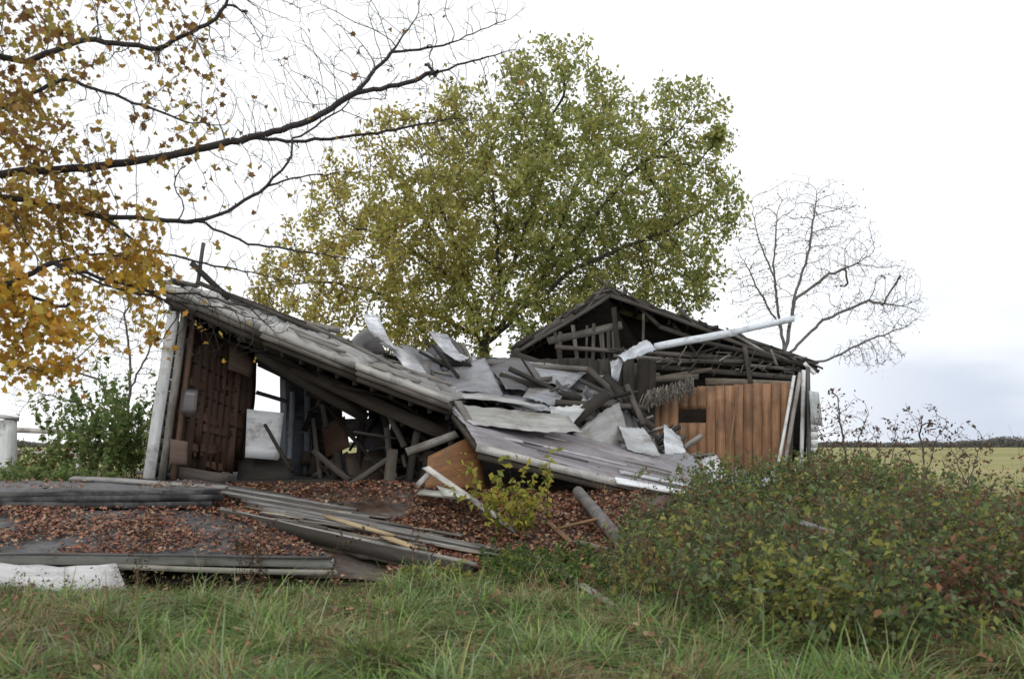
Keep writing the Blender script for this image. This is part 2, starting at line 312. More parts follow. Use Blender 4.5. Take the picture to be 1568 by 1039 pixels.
for i in range(9):
    u=rng.uniform(480,660);v=rng.uniform(650,720);c=P(u,v,rng.uniform(14.5,16)); e1=np.array([rng.uniform(.1,.35),rng.uniform(-.2,.2),rng.uniform(-.1,.1)]);e2=np.array([rng.uniform(-.1,.1),.1,rng.uniform(.1,.3)])
    sheet(Br,c-e1-e2,c+e1-e2,c+e1+e2,c-e1+e2,pick([(.12,.06,.04),(.05,.04,.03),(.2,.2,.22)],1)[0],nx=4,ny=4,amp=.05)
sheet(Pn,P(655,700,12.6),P(735,662,13.2),P(742,748,12.6),P(650,748,12.2),(.27,.13,.055),nx=8,ny=6,amp=.03,t=.03)
sheet(Pn,P(930,740,13.6),P(1010,748,13.8),P(1000,800,12.8),P(900,790,12.6),ORG,nx=6,ny=4,amp=.03,t=.03)
sheet(Dk,P(650,690,13.8),P(1080,775,13.8),P(1080,800,13.2),P(640,752,13.0),(.03,.025,.02),nx=8,ny=4,amp=.05,t=.05)  # dark sheet standing in for the shade under the fallen panel
# upper fallen roof plane
roofF=[(252,436,12.1),(400,500,12.5),(545,558,12.85),(690,612,13.2)]
roofB=[(322,444,14.8),(450,488,15.2),(600,550,15.5),(755,600,15.8)]
for q in range(3):
    a,b,c,d=P(*roofF[q]),P(*roofF[q+1]),P(*roofB[q+1]),P(*roofB[q])
    dz=np.array([0,0,-.06])
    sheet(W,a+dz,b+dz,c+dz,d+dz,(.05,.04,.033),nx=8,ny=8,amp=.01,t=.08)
    sheet(Mt,a,b,c,d,np.array([.38,.375,.37])*(1,1.1,.95)[q],nx=20,ny=14,amp=.03,rib=.03,ribn=5,axis=1,edge=.06)
    o=np.array([0,-.06,-.02])
    board(Pt,a+o,b+o,.11,.04,(.44,.43,.40),up=(0,-1,.1),bend=.006)
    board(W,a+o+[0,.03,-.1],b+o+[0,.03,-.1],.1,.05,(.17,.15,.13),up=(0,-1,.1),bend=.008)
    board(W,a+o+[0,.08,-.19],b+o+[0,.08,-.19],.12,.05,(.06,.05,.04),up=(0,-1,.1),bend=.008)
    for r in range(3):
        k=rng.uniform(.1,.8); s=rng.uniform(0,.4)
        pa=(a+(b-a)*s)*(1-k)+(d+(c-d)*s)*k; pb=(a+(b-a)*(s+.5))*(1-k)+(d+(c-d)*(s+.5))*k
        board(W,pa+[0,0,.05],pb+[0,0,.06],rng.uniform(.05,.12),.02,np.array(GREY)*rng.uniform(.6,1.7),up=(0,-.6,1),jit=.8)
for s in np.linspace(0.02,.98,16):
    i=min(int(s*3),2);k=s*3-i
    a=(1-k)*P(*roofF[i])+k*P(*roofF[i+1]); b=(1-k)*P(*roofB[i])+k*P(*roofB[i+1])
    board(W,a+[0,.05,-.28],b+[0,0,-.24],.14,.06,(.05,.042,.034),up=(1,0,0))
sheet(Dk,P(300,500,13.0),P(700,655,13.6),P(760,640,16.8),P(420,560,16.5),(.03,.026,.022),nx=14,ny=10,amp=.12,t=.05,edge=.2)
sheet(W,P(330,444,14.85),P(755,600,15.85),P(790,640,18),P(300,530,18),(.05,.045,.04),nx=10,ny=6,amp=.05,t=.06)
for (a,b,wd,c) in [((292,402,13.8),(350,456,13.8),.1,DARK),((300,432,13.6),(505,514,14.6),.07,MID),((345,452,14),(500,508,14.6),.1,DARK),((312,372,14),(302,434,13.8),.05,MID),
  ((262,428,12.6),(300,440,14),.12,GREY),((250,432,12.1),(300,474,12.2),.1,(.26,.25,.23)),((440,490,14.6),(520,506,15),.12,GREY),((470,495,14),(640,578,14.3),.06,GREY),((355,455,14.2),(420,478,14.6),.12,MID)]:
    board(W,P(*a),P(*b),wd,.05,c,up=UPF)
sheet(Mt,P(445,488,14.8),P(500,490,15),P(505,515,14.2),P(460,510,14),(.3,.3,.3),nx=8,ny=5,amp=.08,crease=.3)
S=[((505,520,15.2),(560,485,15.6),(590,530,15.2),(530,548,14.8),(.07,.07,.075),.25,.5),((556,490,15.2),(580,493,15.2),(612,550,14.6),(578,530,14.6),LGT,.1,-.3),
((578,505,15),(605,508,15),(668,580,14.4),(634,576,14.2),(.42,.43,.45),.12,.3),((598,508,15.4),(640,513,15.5),(700,590,14.6),(640,575,14.4),(.17,.175,.19),.3,.6),
((648,520,15.6),(690,514,15.6),(722,552,15.1),(668,560,15.2),(.05,.05,.055),.3,.5),((656,516,15.3),(686,520,15.3),(722,554,14.9),(705,562,14.9),LGT,.08,-.4),
((660,572,14.9),(742,545,15.5),(772,602,14.8),(700,602,14.2),(.25,.255,.275),.1,.1),((735,538,16),(792,543,16),(850,598,15.4),(775,592,15),(.13,.13,.14),.3,.3),
((790,550,16),(905,563,16.2),(872,590,15.6),(800,578,15.5),(.32,.33,.35),.12,.2),((812,590,15.2),(868,600,15.4),(852,618,15),(800,608,14.8),(.28,.29,.31),.15,.2),
((840,624,14.6),(902,620,14.9),(872,655,14.4),(845,645,14.3),(.50,.51,.51),.12,.1),((878,658,14.5),(948,612,15.1),(968,682,14.8),(912,694,14.1),(.34,.34,.33),.06,.1),
((945,655,14.9),(985,660,14.9),(1012,700,14.4),(960,692,14.3),(.44,.45,.46),.1,.05),((1015,652,15.6),(1042,668,15.6),(1053,702,15.2),(1020,698,15),(.5,.52,.54),.1,.05),
((925,600,15.6),(960,605,15.8),(1000,665,15.4),(960,660,15.1),(.12,.12,.12),.2,.2),((945,540,17),(990,522,17.2),(1005,534,17),(955,552,16.8),(.5,.53,.57),.15,.3),((934,548,17),(956,545,17),(947,577,16.8),(937,575,16.7),(.5,.53,.56),.1,.3),
((1072,700,15.6),(1096,698,15.8),(1124,742,15),(1085,742,14.8),(.52,.52,.54),.2,.2),((1128,705,15.8),(1160,712,15.8),(1168,742,15.2),(1120,745,15),(.16,.16,.16),.3,.2),
((1168,715,15.6),(1192,705,15.7),(1200,742,15.3),(1165,745,15),(.42,.43,.46),.2,.2),((1100,715,15.2),(1130,725,15.3),(1130,750,14.8),(1095,750,14.7),(.34,.32,.36),.3,.2),
((690,592,14.6),(745,600,14.8),(835,622,14.6),(700,606,13.9),(.52,.52,.52),.05,.1),
((985,700,14.8),(1050,695,15.2),(1075,735,14.8),(1040,742,14.2),(.24,.24,.26),.2,.15),((740,600,15),(800,608,15.2),(850,632,14.8),(790,628,14.4),(.34,.35,.37),.1,.15),((600,560,14.6),(655,575,14.8),(690,600,14.3),(640,590,14),(.4,.4,.41),.1,.2)]
for a,b,c,d,col,cr_,cu in S:
    sheet(Mt,P(*a),P(*b),P(*c),P(*d),col,nx=16,ny=12,amp=.03,crease=cr_*.6,rib=.015,ribn=3,edge=.03,curl=cu)
def rd(u): return 14.6+1.6*(u-500)/600+rng.uniform(-.4,.9)
def topv(u): return 514+(u-510)*.14 if u<900 else 568+(u-900)*.8
for i in range(44):
    u=rng.uniform(540,1015); top=topv(u); bot=560+(u-520)*.27
    v=rng.uniform(top+20,max(bot,top+35)); d=rd(u)+.2; s=rng.uniform(14,42); an=rng.uniform(-.2,.9)
    e1=np.array([math.cos(an),rng.uniform(-.5,.5),-math.sin(an)])*s/80; e2=np.array([math.sin(an)*.5,rng.uniform(.1,.7),math.cos(an)])*s/150
    c=P(u,v,d); sheet(Mt,c-e1-e2,c+e1-e2,c+e1+e2,c-e1+e2,np.array((.34,.35,.375))*rng.choice([.2,.35,.7,1.0,1.3]),nx=9,ny=7,amp=.02,crease=.14,edge=.03,curl=rng.uniform(-.3,.3))
for i in range(170):
    u=rng.uniform(640,1050); top=topv(u); bot=585+(u-520)*.24
    v=rng.uniform(top+12,max(bot,top+30)); d=rd(u)+.1; l=rng.uniform(25,120); an=rng.normal(.3,.5)
    if u>1015 and v<655: continue
    c=P(u,v,d); e=np.array([math.cos(an),rng.uniform(-.4,.4),-math.sin(an)])*l/170
    board(W,c-e,c+e,rng.uniform(.03,.11),rng.uniform(.02,.05),np.array(GREY)*rng.choice([.1,.15,.25,.5,.9,1.3]),up=rng.normal(size=3))
for (a,b,wd,c) in [((865,655,14.6),(930,602,15),.22,DARK),((740,555,15.8),(900,566,16),.1,GREY),((765,575,15.4),(890,612,15.2),.14,DARK),((850,615,15),(990,625,15.6),.1,MID),
  ((900,565,16),(1000,655,15.6),.12,MID),((790,545,16.5),(960,600,16),.16,DARK),((960,590,15.8),(985,650,15.2),.1,MID),((905,655,14.8),(990,690,14.6),.06,GREY),((560,575,14.5),(640,560,14.8),.05,MID),((925,575,16),(985,640,15.4),.16,DARK)]:
    board(W,P(*a),P(*b),wd,.07,c,up=UPF)
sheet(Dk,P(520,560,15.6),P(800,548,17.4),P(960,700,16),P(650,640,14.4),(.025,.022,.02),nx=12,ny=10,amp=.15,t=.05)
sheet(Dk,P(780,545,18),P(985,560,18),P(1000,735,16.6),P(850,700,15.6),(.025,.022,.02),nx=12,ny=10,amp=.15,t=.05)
fl_,fr_,br_,bl_=P(733,680,11.9),P(1082,766,12.9),P(1055,712,14.8),P(682,614,13.6)
sheet(Mt,fl_,fr_,br_,bl_,LIL,nx=34,ny=18,amp=.03,rib=.028,ribn=4,edge=.04)
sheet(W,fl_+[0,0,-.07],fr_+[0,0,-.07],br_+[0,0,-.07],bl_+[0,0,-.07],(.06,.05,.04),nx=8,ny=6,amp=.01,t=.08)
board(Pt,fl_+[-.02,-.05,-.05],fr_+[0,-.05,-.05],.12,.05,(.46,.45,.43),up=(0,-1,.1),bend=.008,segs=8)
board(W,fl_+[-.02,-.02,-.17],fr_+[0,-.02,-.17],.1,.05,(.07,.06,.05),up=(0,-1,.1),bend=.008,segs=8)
board(Pt,P(945,735,12.3),P(1080,762,12.7),.18,.03,(.68,.7,.72),up=(0,-.5,1))
board(Pt,P(950,722,12.8),P(1070,748,13.2),.1,.03,(.58,.6,.64),up=(0,-.5,1))
board(Pt,P(760,668,12.6),P(960,712,13.0),.07,.02,(.45,.43,.45),up=(0,-.5,1))
sheet(Mt,P(684,618,13.4),P(870,636,14.2),P(890,664,13.5),P(725,652,12.6),(.46,.455,.44),nx=18,ny=10,amp=.03,rib=.02,ribn=4,edge=.05)
board(W,P(735,676,12.3),P(700,615,13.4),.12,.05,GREY,up=(0,0,1))
for i in range(9):
    s=rng.uniform(.02,.8);t_=rng.uniform(.1,.95); a=(fl_*(1-s)+fr_*s)*(1-t_)+(bl_*(1-s)+br_*s)*t_; s2_=s+rng.uniform(.08,.25); b=(fl_*(1-s2_)+fr_*s2_)*(1-t_)+(bl_*(1-s2_)+br_*s2_)*t_
    board(W,a+[0,0,.05],b+[0,0,.06],rng.uniform(.02,.05),.015,np.array(GREY)*rng.choice([.6,1.2,1.8]),up=(0,-.5,1),jit=.8)
# ---- right gable section
def G(u,v,d=19): return P(u,v,d)
back=np.array([.45,5,0])
ap,lb,rb=G(932,443),G(785,537),G(1245,560); rm=G(1090,504)
for (p0,p1,cut) in [(ap,lb,1),(ap,rm,1),(rm,rb,1)]:
    sheet(W,p0,p1,p1+back,p0+back,(.045,.038,.033),nx=14,ny=8,amp=.08,t=.08,edge=.12,fs=3.5)
    o=np.array([0,-.05,-.06])
    mid=(p0+p1)/2+[0,0,-.05*rng.uniform(.3,1.2)]
    for qa,qb in ((p0,mid),(mid+[0,-.04,.03],p1)):
        board(W,qa+o,qb+o,.14,.05,(.11,.10,.09) if p1 is lb else (.045,.04,.035),up=(0,-1,0),bend=.015,segs=7,jit=.6)
    board(W,p0+o+[0,-.3,-.14],p1+o+[0,-.3,-.1],.08,.05,(.08,.07,.06),up=(0,-1,0),bend=.014,segs=7)
    for i in range(12):   # splintered ends along the rake
        k=rng.uniform(0,1); c=p0+(p1-p0)*k+[0,-.1,.02]; D=(p1-p0)/np.linalg.norm(p1-p0); an=rng.normal(0,.25); e=(D*math.cos(an)+np.array([0,0,1])*math.sin(an))*rng.uniform(.1,.4)
        board(W,c-e,c+e,rng.uniform(.03,.08),.02,np.array(GREY)*rng.choice([.15,.3,.6]),up=UPF,jit=.8)
sheet(W,G(905,465,19.2),G(932,455,19.2),G(1000,560,20.2),G(840,550,20.2),(.025,.022,.02),nx=6,ny=6,amp=.05)
sheet(Dk,G(800,545,20.4),G(930,474,20.4),G(1235,570,20.4),G(1235,600,20.4),(.022,.02,.018),nx=6,ny=6,amp=.04)  # dark backing sheet: painted shade under the gable roof
sheet(Dk,G(800,545,20.5),G(1235,570,20.5),G(1235,700,20),G(850,690,20),(.022,.02,.018),nx=6,ny=6,amp=.04)  # lower backing, same painted shade
for s in np.linspace(.06,.97,12):
    for A_,B_ in ((ap,lb),(ap,rb)):
        q=A_+(B_-A_)*s; board(W,q+[0,.1,-.16],q+back+[0,0,-.16],.05,.12,(.07,.06,.052))
for i in range(15):
    u=848+i*7.5+rng.uniform(-3,3); 
    if rng.uniform()<.3: continue
    board(W,G(u,508-(i if i<10 else 20-i)*1.2+rng.uniform(-9,9),19),G(u+rng.uniform(-3,12),rng.uniform(540,565),18.9),rng.uniform(.05,.1),.03,np.array(GREY)*rng.uniform(.25,.8),up=UPF)
for (a,b,wd,c,d) in [((838,522),(952,498),.18,(.13,.12,.105),19),((850,530),(1210,556),.1,MID,18.8),((940,545),(1225,565),.08,GREY,18.7),((960,560),(1215,577),.12,MID,18.6),((880,556),(1010,575),.1,GREY,18.6),
   ((1000,554),(1150,553),.1,(.09,.08,.07),18.5),((1080,584),(1215,589),.16,(.17,.145,.11),18.4),((955,588),(1090,566),.1,(.1,.08,.06),18.3),((1120,510),(1200,556),.06,GREY,18.8),((1140,530),(1150,590),.1,MID,18.4),
   ((1180,535),(1190,560),.05,GREY,18.3),((940,470),(948,555),.12,DARK,18.9),((965,455),(1010,500),.1,MID,19.1),((985,480),(985,560),.06,MID,19),((1030,495),(1080,560),.06,MID,19.2),((985,582),(1070,576),.14,(.15,.13,.105),18.3),
   ((1060,520),(1235,560),.1,DARK,18.6),((1010,500),(1140,545),.1,DARK,18.9)]:
    board(W,G(*a,d),G(*b,d),wd,.06,c,up=UPF)
for i in range(90):
    u=rng.uniform(940,1238); v=rng.uniform(535,566)+max(0,u-1100)*.08; an=rng.uniform(-.5,1.3); l=rng.uniform(.08,.5)
    c=G(u,v,rng.uniform(18.2,19)); e=np.array([math.cos(an),0,math.sin(an)])*l*.5; board(W,c-e,c+e,rng.uniform(.02,.05),.02,np.array(GREY)*rng.choice([.1,.2,.4,.9]),up=UPF)
board(Pt,P(1003,531,17.2),P(1128,508,16.9),.15,.08,(.66,.7,.74),up=UPF,bend=.004); board(Pt,P(1120,509,16.9),P(1217,487,16.6),.12,.06,(.6,.65,.7),up=UPF,bend=.004)
for i in range(190):
    u=rng.uniform(985,1062); v=606-(u-985)*.3+rng.uniform(-8,4); board(W,P(u,v,17.4),P(u+rng.uniform(-7,5),v+rng.uniform(8,26),17.3),rng.uniform(.012,.03),.01,np.array((.22,.2,.17))*rng.uniform(.4,1.3),up=UPF,segs=3)
pk=14.2; u=975.0
while u<1216:
    d=17.6+(u-975)/240*.4; tv=598-(u-975)*.06+rng.uniform(-1,1); bv=745; wd=pk/F*d*.955; c=np.array(ORG)*rng.uniform(.82,1.12)*(1 if u>1005 else .8)
    if 1040<u<1082:
        board(Pn,P(u,bv,d),P(u,647,d),wd,.03,c,up=(0,-1,0),bend=.001,jit=.02); board(Pn,P(u,626,d),P(u,tv,d),wd,.03,c,up=(0,-1,0),bend=.001,jit=.02)
    else: board(Pn,P(u,bv,d),P(u,tv,d),wd,.03,c,up=(0,-1,0),bend=.001,jit=.02)
    u+=pk
sheet(Dk,P(970,596,18.6),P(1216,590,18.8),P(1216,742,18.8),P(970,742,18.6),(.02,.015,.012),nx=4,ny=4,amp=.01)  # dark sheet behind the planks, painted shade seen through the window opening
board(Pn,P(1130,590,17.8),P(1112,735,17.2),.04,.03,(.26,.14,.07),up=UPF)
for (a,b,wd,c) in [((1216,575,17.7),(1190,722,17.3),.06,WHITE),((1226,570,17.9),(1197,735,17.6),.08,(.42,.39,.36)),((1231,566,18),(1226,738,18),.08,WHITE),((1237,562,18),(1240,738,18),.08,(.12,.12,.12)),((1214,600,17.9),(1208,735,17.9),.1,(.1,.07,.05))]:
    board(Pt,P(*a),P(*b),wd,.05,c,up=(0,-1,0),bend=.004)
for i in range(12):
    v=735-i*11.5; board(Pt,P(1236,v,18.05),P(1252 if i<9 else 1249,v+2,20.4),.17,.02,WHITE,up=(1,-.3,0),bend=.001)
sheet(Pt,P(1238,598,17.6),P(1254,600,18.4),P(1258,652,18.4),P(1244,650,17.6),(.5,.52,.52),nx=4,ny=4,amp=.02)
board(W,G(1085,500),G(1248,556),.1,.05,DARK,up=UPF); board(Pt,G(1232,556,18.4),G(1248,572,18.2),.08,.04,WHITE,up=UPF)
W.out('timber_framing',M_wood,house);Mt.out('metal_roofing',M_metal,house,False);Pt.out('white_trim_and_door',M_paint,house);Pn.out('wood_panel_wall',M_panel,house);Dk.out('inner_walls_floor_and_shade_sheets',M_wood,house);Br.out('brown_siding',M_panel,house)

# ---------------------------------------------------------------- collapsed porch roof
porch=empty('collapsed_porch_roof')
W=Batch();Sh=Batch();Pt=Batch()
A=[P(-120,852,8.9),P(512,856,9.15),P(345,782,11.0),P(-120,776,11.0)]
sheet(Sh,*A,(.09,.09,.095),nx=26,ny=14,amp=.03,t=.06,edge=.04)
board(Pt,A[0]+[0,-.04,-.03],A[1]+[0,-.04,-.03],.11,.04,(.5,.5,.46),up=(0,-1,.1),bend=.008,segs=10)
board(W,A[0]+[0,-.1,.04],A[1]+[0,-.1,.045],.1,.02,(.09,.09,.09),up=(0,0,1),bend=.006,segs=10)
board(Pt,P(180,868,8.9),P(516,876,9.0),.06,.03,(.45,.43,.36),up=(0,-1,.1),bend=.008,segs=10)
sheet(Pt,P(-120,864,8.75),P(180,866,8.8),P(196,905,8.65),P(-120,905,8.55),(.62,.62,.62),nx=10,ny=4,amp=.03,t=.02,edge=.02)
C_=[P(-120,752,11.0),P(335,750,11.15),P(300,733,12.6),P(-120,738,12.4)]
sheet(Sh,*C_,(.11,.11,.115),nx=20,ny=6,amp=.04,t=.05,edge=.05)
for k in range(3):
    o=np.array([0,-.03*k,-.07*k-.05]); board(Sh,C_[0]+o,C_[1]+o+[rng.uniform(-.2,.1),0,0],.09,.08,(.02,.02,.022),up=(0,-1,.1),bend=.01,segs=12)
board(Pt,P(110,733,12.3),P(345,745,11.4),.12,.04,(.3,.29,.28),up=(0,-.3,1))
Bq=[P(338,788,10.7),P(728,876,9.35),P(800,815,10.9),P(330,742,12.6)]
sheet(Sh,*[q-[0,0,.1] for q in Bq],(.10,.08,.06),nx=24,ny=14,amp=.04,t=.06,edge=.05)
def bil(s,t): return (1-s)*(1-t)*Bq[0]+s*(1-t)*Bq[1]+s*t*Bq[2]+(1-s)*t*Bq[3]
rows=[(0.0,0,1,.16,(.06,.052,.045),.0),(0.03,0,1,.07,(.30,.29,.27),.07),(.22,.35,.8,.06,(.36,.32,.25),.0),(.34,.25,1.0,.18,(.05,.046,.04),-.02),(.37,.2,1.02,.1,(.32,.31,.3),.04),(.42,.25,.95,.09,(.22,.21,.195),.05),(.47,.3,1,.08,(.34,.33,.32),.03),
  (.52,.1,.8,.08,(.19,.18,.17),.03),(.60,.05,.7,.07,(.13,.12,.11),.03),(.68,.02,.55,.07,(.28,.27,.25),.03),(.75,.0,.6,.09,(.1,.09,.085),.03),(.85,.0,.5,.08,(.27,.26,.25),.03),(.95,-.3,.45,.09,(.1,.1,.1),.03)]
for t_,s0,s1,wd,c,oz in rows:
    up=(0,-1,.2) if wd>.15 else (0,-.2,1)
    board(W,bil(s0,t_)+[0,0,oz],bil(s1,t_+rng.uniform(-.02,.02))+[0,0,oz],wd,.035,c,up=up,segs=9,bend=.006,jit=.6)
for i in range(40):
    s=rng.uniform(.1,.9);t_=rng.uniform(.05,.8);l=rng.uniform(.05,.2); board(W,bil(s,t_)+[0,0,.03],bil(s+l,t_+rng.uniform(-.04,.04))+[0,0,.04],rng.uniform(.03,.09),.015,pick([GREY,(.34,.3,.24),(.12,.1,.09)],1)[0],up=(0,-.2,1),jit=.8)
board(W,P(500,790,10.4),P(600,820,10),.08,.03,(.42,.33,.2),up=(0,-.2,1),jit=.9)
board(W,P(590,822,9.9),P(640,840,9.8),.1,.03,(.45,.34,.2),up=(0,-.2,1),jit=.9)
for (a,b,wd,c) in [((652,715,11.9),(790,812,10.6),.1,(.44,.42,.39)),((662,720,11.9),(640,742,11.8),.1,(.36,.34,.32)),((690,742,11.7),(760,790,10.9),.07,(.36,.32,.27)),((640,752,11.8),(715,762,11.5),.14,(.45,.46,.41)),
   ((820,852,9.9),(950,932,7.4),.08,(.36,.34,.31)),((880,828,10.2),(960,850,9.6),.08,(.22,.18,.14)),((840,800,10.8),(880,835,10.2),.07,(.28,.16,.08)),((850,810,10.6),(930,790,10.8),.04,(.3,.17,.08)),((1225,800,8.6),(1300,822,8.3),.08,(.45,.45,.45))]:
    board(W,P(*a),P(*b),wd,.03,c,up=(0,-.5,1),jit=.6)
sheet(Pt,P(668,742,11.6),P(715,752,11.4),P(722,764,11),P(680,762,11.1),(.5,.52,.46),nx=8,ny=4,amp=.04,t=.01)
V,Fc=tubes([P(885,752,11.9)],[P(978,862,9.5)],[.085],[.1],10); W.add(V,Fc,np.array((.17,.16,.155)),V*1.0)
V,Fc=tubes([P(978,862,9.5)],[P(978.5,862.5,9.49)],[.1],[.001],10); W.add(V,Fc,np.array((.25,.2,.15)),V*1.0)
W.out('boards',M_wood,porch);Sh.out('roofing_layers',M_shing,porch);Pt.out('painted_edges',M_paint,porch)

# ---------------------------------------------------------------- fallen leaves (one mass)
def quadpts(q,n,oz=.02,mask=None):
    s=rng.uniform(0,1,(n,1));t=rng.uniform(0,1,(n,1)); q=[np.asarray(k) for k in q]
    p=(1-s)*(1-t)*q[0]+s*(1-t)*q[1]+s*t*q[2]+(1-s)*t*q[3]; p[:,2]+=oz+rng.uniform(0,.03,n)
    if mask: p=p[vnoise(p[:,0],p[:,1],0,2.2)+rng.normal(0,.3,len(p))>mask]
    return p
LP=[quadpts(A,8200,.03,-.2),quadpts(Bq,7500,-.03,-.25),quadpts(C_,600,.03,.1)]
n=8500; x=rng.uniform(-1.5,2.0,n); y=rng.uniform(9.4,12.4,n); g=np.stack([x,y,hfun(x,y)+.06+rng.uniform(0,.06,n)],1); LP.append(g)
n=2500; x=rng.uniform(-5,0,n); y=rng.uniform(11.6,13,n); g=np.stack([x,y,hfun(x,y)+.1+rng.uniform(0,.04,n)],1); LP.append(g)
n=4200; y=rng.uniform(4.8,9,n); x=rng.uniform(-.68,.68,n)*y; g=np.stack([x,y,hfun(x,y)+rng.uniform(.03,.17,n)],1); g=g[vnoise(g[:,0],g[:,1],1,1.3)+rng.normal(0,.5,len(g))>.2]; LP.append(g)
Cn=np.vstack(LP); PALD=[(.27,.105,.055),(.19,.075,.042),(.32,.18,.095),(.13,.065,.045),(.35,.23,.15),(.22,.075,.045),(.15,.10,.08)]
V,Fc=rot_leaves(Cn,rng.uniform(.04,.082,len(Cn)),MAPLE,(0,-.1,1),.65); mk('fallen_leaves',V,Fc,M_dry,np.repeat(pick(PALD,len(Cn)),12,0))
xs=np.linspace(-6.2,2.4,70);ys=np.linspace(9.2,13.4,34);X,Y=np.meshgrid(xs,ys,indexing='ij'); Z=hfun(X,Y)+.05*vnoise(X,Y,0,3)+.03
ii,jj=np.meshgrid(np.arange(69),np.arange(33),indexing='ij');a=(ii*34+jj).ravel(); V=np.stack([X,Y,Z],-1).reshape(-1,3)
mk('leaf_litter_mound',V,np.stack([a,a+34,a+35,a+1],1),M_shing,(.07,.042,.027),smooth=True)

# ---------------------------------------------------------------- trees
def make_tree(name,lines,attr,step,infl,kill,r0,leafpts,leafn,leafsize,colf,shape=OVAL,bark=(.06,.05,.045),e=2.3,spread=.2,rmin_leaf=2,rmax=None,leafmatl=None,iters=120):
    sp_,pr_=polyseed(lines,step); pos,par=colonize(sp_,pr_,attr,step,infl,kill,iters)
    r,ch=radii(pos,par,r0,e,rmax)
    T=empty(name); idx=np.where(par>=0)[0]
    big=r[idx]>r0*4
    for sel,nn,nm in ((big,7,'trunk_and_limbs'),(~big,3,'twigs')):
        I=idx[sel]
        if len(I)==0: continue
        pr=par[I]; R0=np.minimum(r[pr],r[I]*1.35); V,Fc=tubes(pos[pr],pos[I],R0,r[I],nn); mk(nm,V,Fc,M_bark,bark,parent=T,smooth=True)
    if leafn:
        tw=np.where((r<r0*rmin_leaf)&(par>=0))[0]; wts=leafpts(pos[tw]); wts=wts/wts.sum()
        c=pos[rng.choice(tw,leafn,p=wts)]+rng.normal(0,spread,(leafn,3))
        V,Fc=rot_leaves(c,leafsize*rng.uniform(.6,1.25,leafn),shape); mk('leaves',V,Fc,leafmatl or M_leaf,np.repeat(colf(c),len(shape),0),parent=T)
    return T
D0=24.0
def Q(u,v,dd=0): 
    p=P(u,v,D0); p[1]+=dd; return p
lobes=[((840,170),2.1,0),((925,170),1.4,.5),((1040,215),1.8,0),((730,220),1.7,.5),((640,250),1.6,-.5),((560,320),1.8,0),((500,400),1.5,0),((1070,320),1.5,0),((1030,400),1.7,-.8),
 ((760,340),2.6,-1),((900,310),2.4,-1),((620,420),2.0,-1),((700,470),1.7,0),((880,440),1.7,0),((450,450),1.1,0),((560,480),1.3,0),((1000,290),2.0,1),((800,300),2.4,1.8),((650,350),2.2,1.6),((940,400),2,1.6),((420,420),.7,0),((870,95),.7,0),((1060,160),.7,0),((790,110),.7,0),
 ((640,510),1.1,-1),((850,500),1.3,-1),((940,450),1.3,-1),((510,490),1.0,-1),((410,470),.8,0),((1050,450),1.0,-1),((700,180),1.0,0),((760,490),1.3,-1.5),((620,520),1.3,1),((880,500),1.3,1)]
att=np.vstack([ell(Q(*c,dd),(r_,r_*1.05,r_),int(105*r_**1.6)) for c,r_,dd in lobes]); att=att[(vnoise(att[:,0],att[:,2],att[:,1],1.1)>-.6)]
base=np.array([-.8,24.2,.2])
stems=[[base,Q(742,560),Q(742,510),Q(700,440,-.5),Q(620,380,-.8),Q(540,350,-.5)],[Q(745,520),Q(770,440,.3),Q(800,360),Q(830,270,0),Q(840,180)],[Q(742,515),Q(720,430,.8),Q(680,330,.8),Q(650,260,.5)],
 [Q(755,510),Q(830,420,.6),Q(900,340,.3),Q(960,270),Q(1030,210)],[Q(745,525),Q(800,480,-.8),Q(880,420,-1.2),Q(1000,370,-.8),Q(1080,320,-.3)],[Q(742,520),Q(650,470,.5),Q(560,440,.3),Q(480,430,0)],[Q(765,450),Q(760,340,-1.2),Q(740,230,-.5)],[Q(830,420,.6),Q(890,260,.3),Q(920,170,.3)]]
def colc(c):
    k=ss((c[:,0]+6.0)/8)*.85+vnoise(c[:,0],c[:,2],c[:,1],.8)*.3+rng.normal(0,.2,len(c)); k=np.clip(k,0,1)[:,None]
    y=pick([(.54,.47,.12),(.46,.43,.12),(.40,.30,.10)],len(c)); g=pick([(.26,.30,.09),(.34,.36,.11),(.19,.24,.075),(.42,.41,.13)],len(c)); return y*(1-k)+g*k
make_tree('large_maple_tree',stems,att,.27,2.2,.33,.007,lambda p:(.08+(vnoise(p[:,0],p[:,2],p[:,1],1.8)>-.32)),58000,.168,colc,e=2.4,spread=.14,rmin_leaf=2.6,rmax=.24)
D0=32.0
lobes=[((1230,330),(2.2,2,1.7)),((1180,430),(1.9,2,2.2)),((1310,440),(2.6,2,1.4)),((1370,480),(1.3,1.5,.9)),((1270,380),(2,2,1.6)),((1150,400),(1.0,1.5,2)),((1330,540),(1.5,1.5,.7))]
att=np.vstack([ell(Q(*c),r_,700) for c,r_ in lobes])
make_tree('bare_tree',[[Q(1205,680),Q(1205,600),Q(1200,530),Q(1190,470),Q(1185,400),Q(1190,330)],[Q(1203,540),Q(1215,460),Q(1240,380),Q(1250,300)],[Q(1205,545),Q(1260,490),Q(1330,460),Q(1390,470)],[Q(1205,560),Q(1270,550),Q(1330,520),Q(1390,500)],[Q(1195,500),Q(1165,450),Q(1140,400)],[Q(1215,460),Q(1270,420),Q(1320,400)],[Q(1188,430),Q(1160,360),Q(1150,310)]],
   att,.2,1.6,.22,.0062,lambda p:np.ones(len(p)),900,.09,lambda c:pick([(.2,.14,.08)],len(c)),bark=(.17,.155,.15),e=2.5,rmin_leaf=3,rmax=.15)
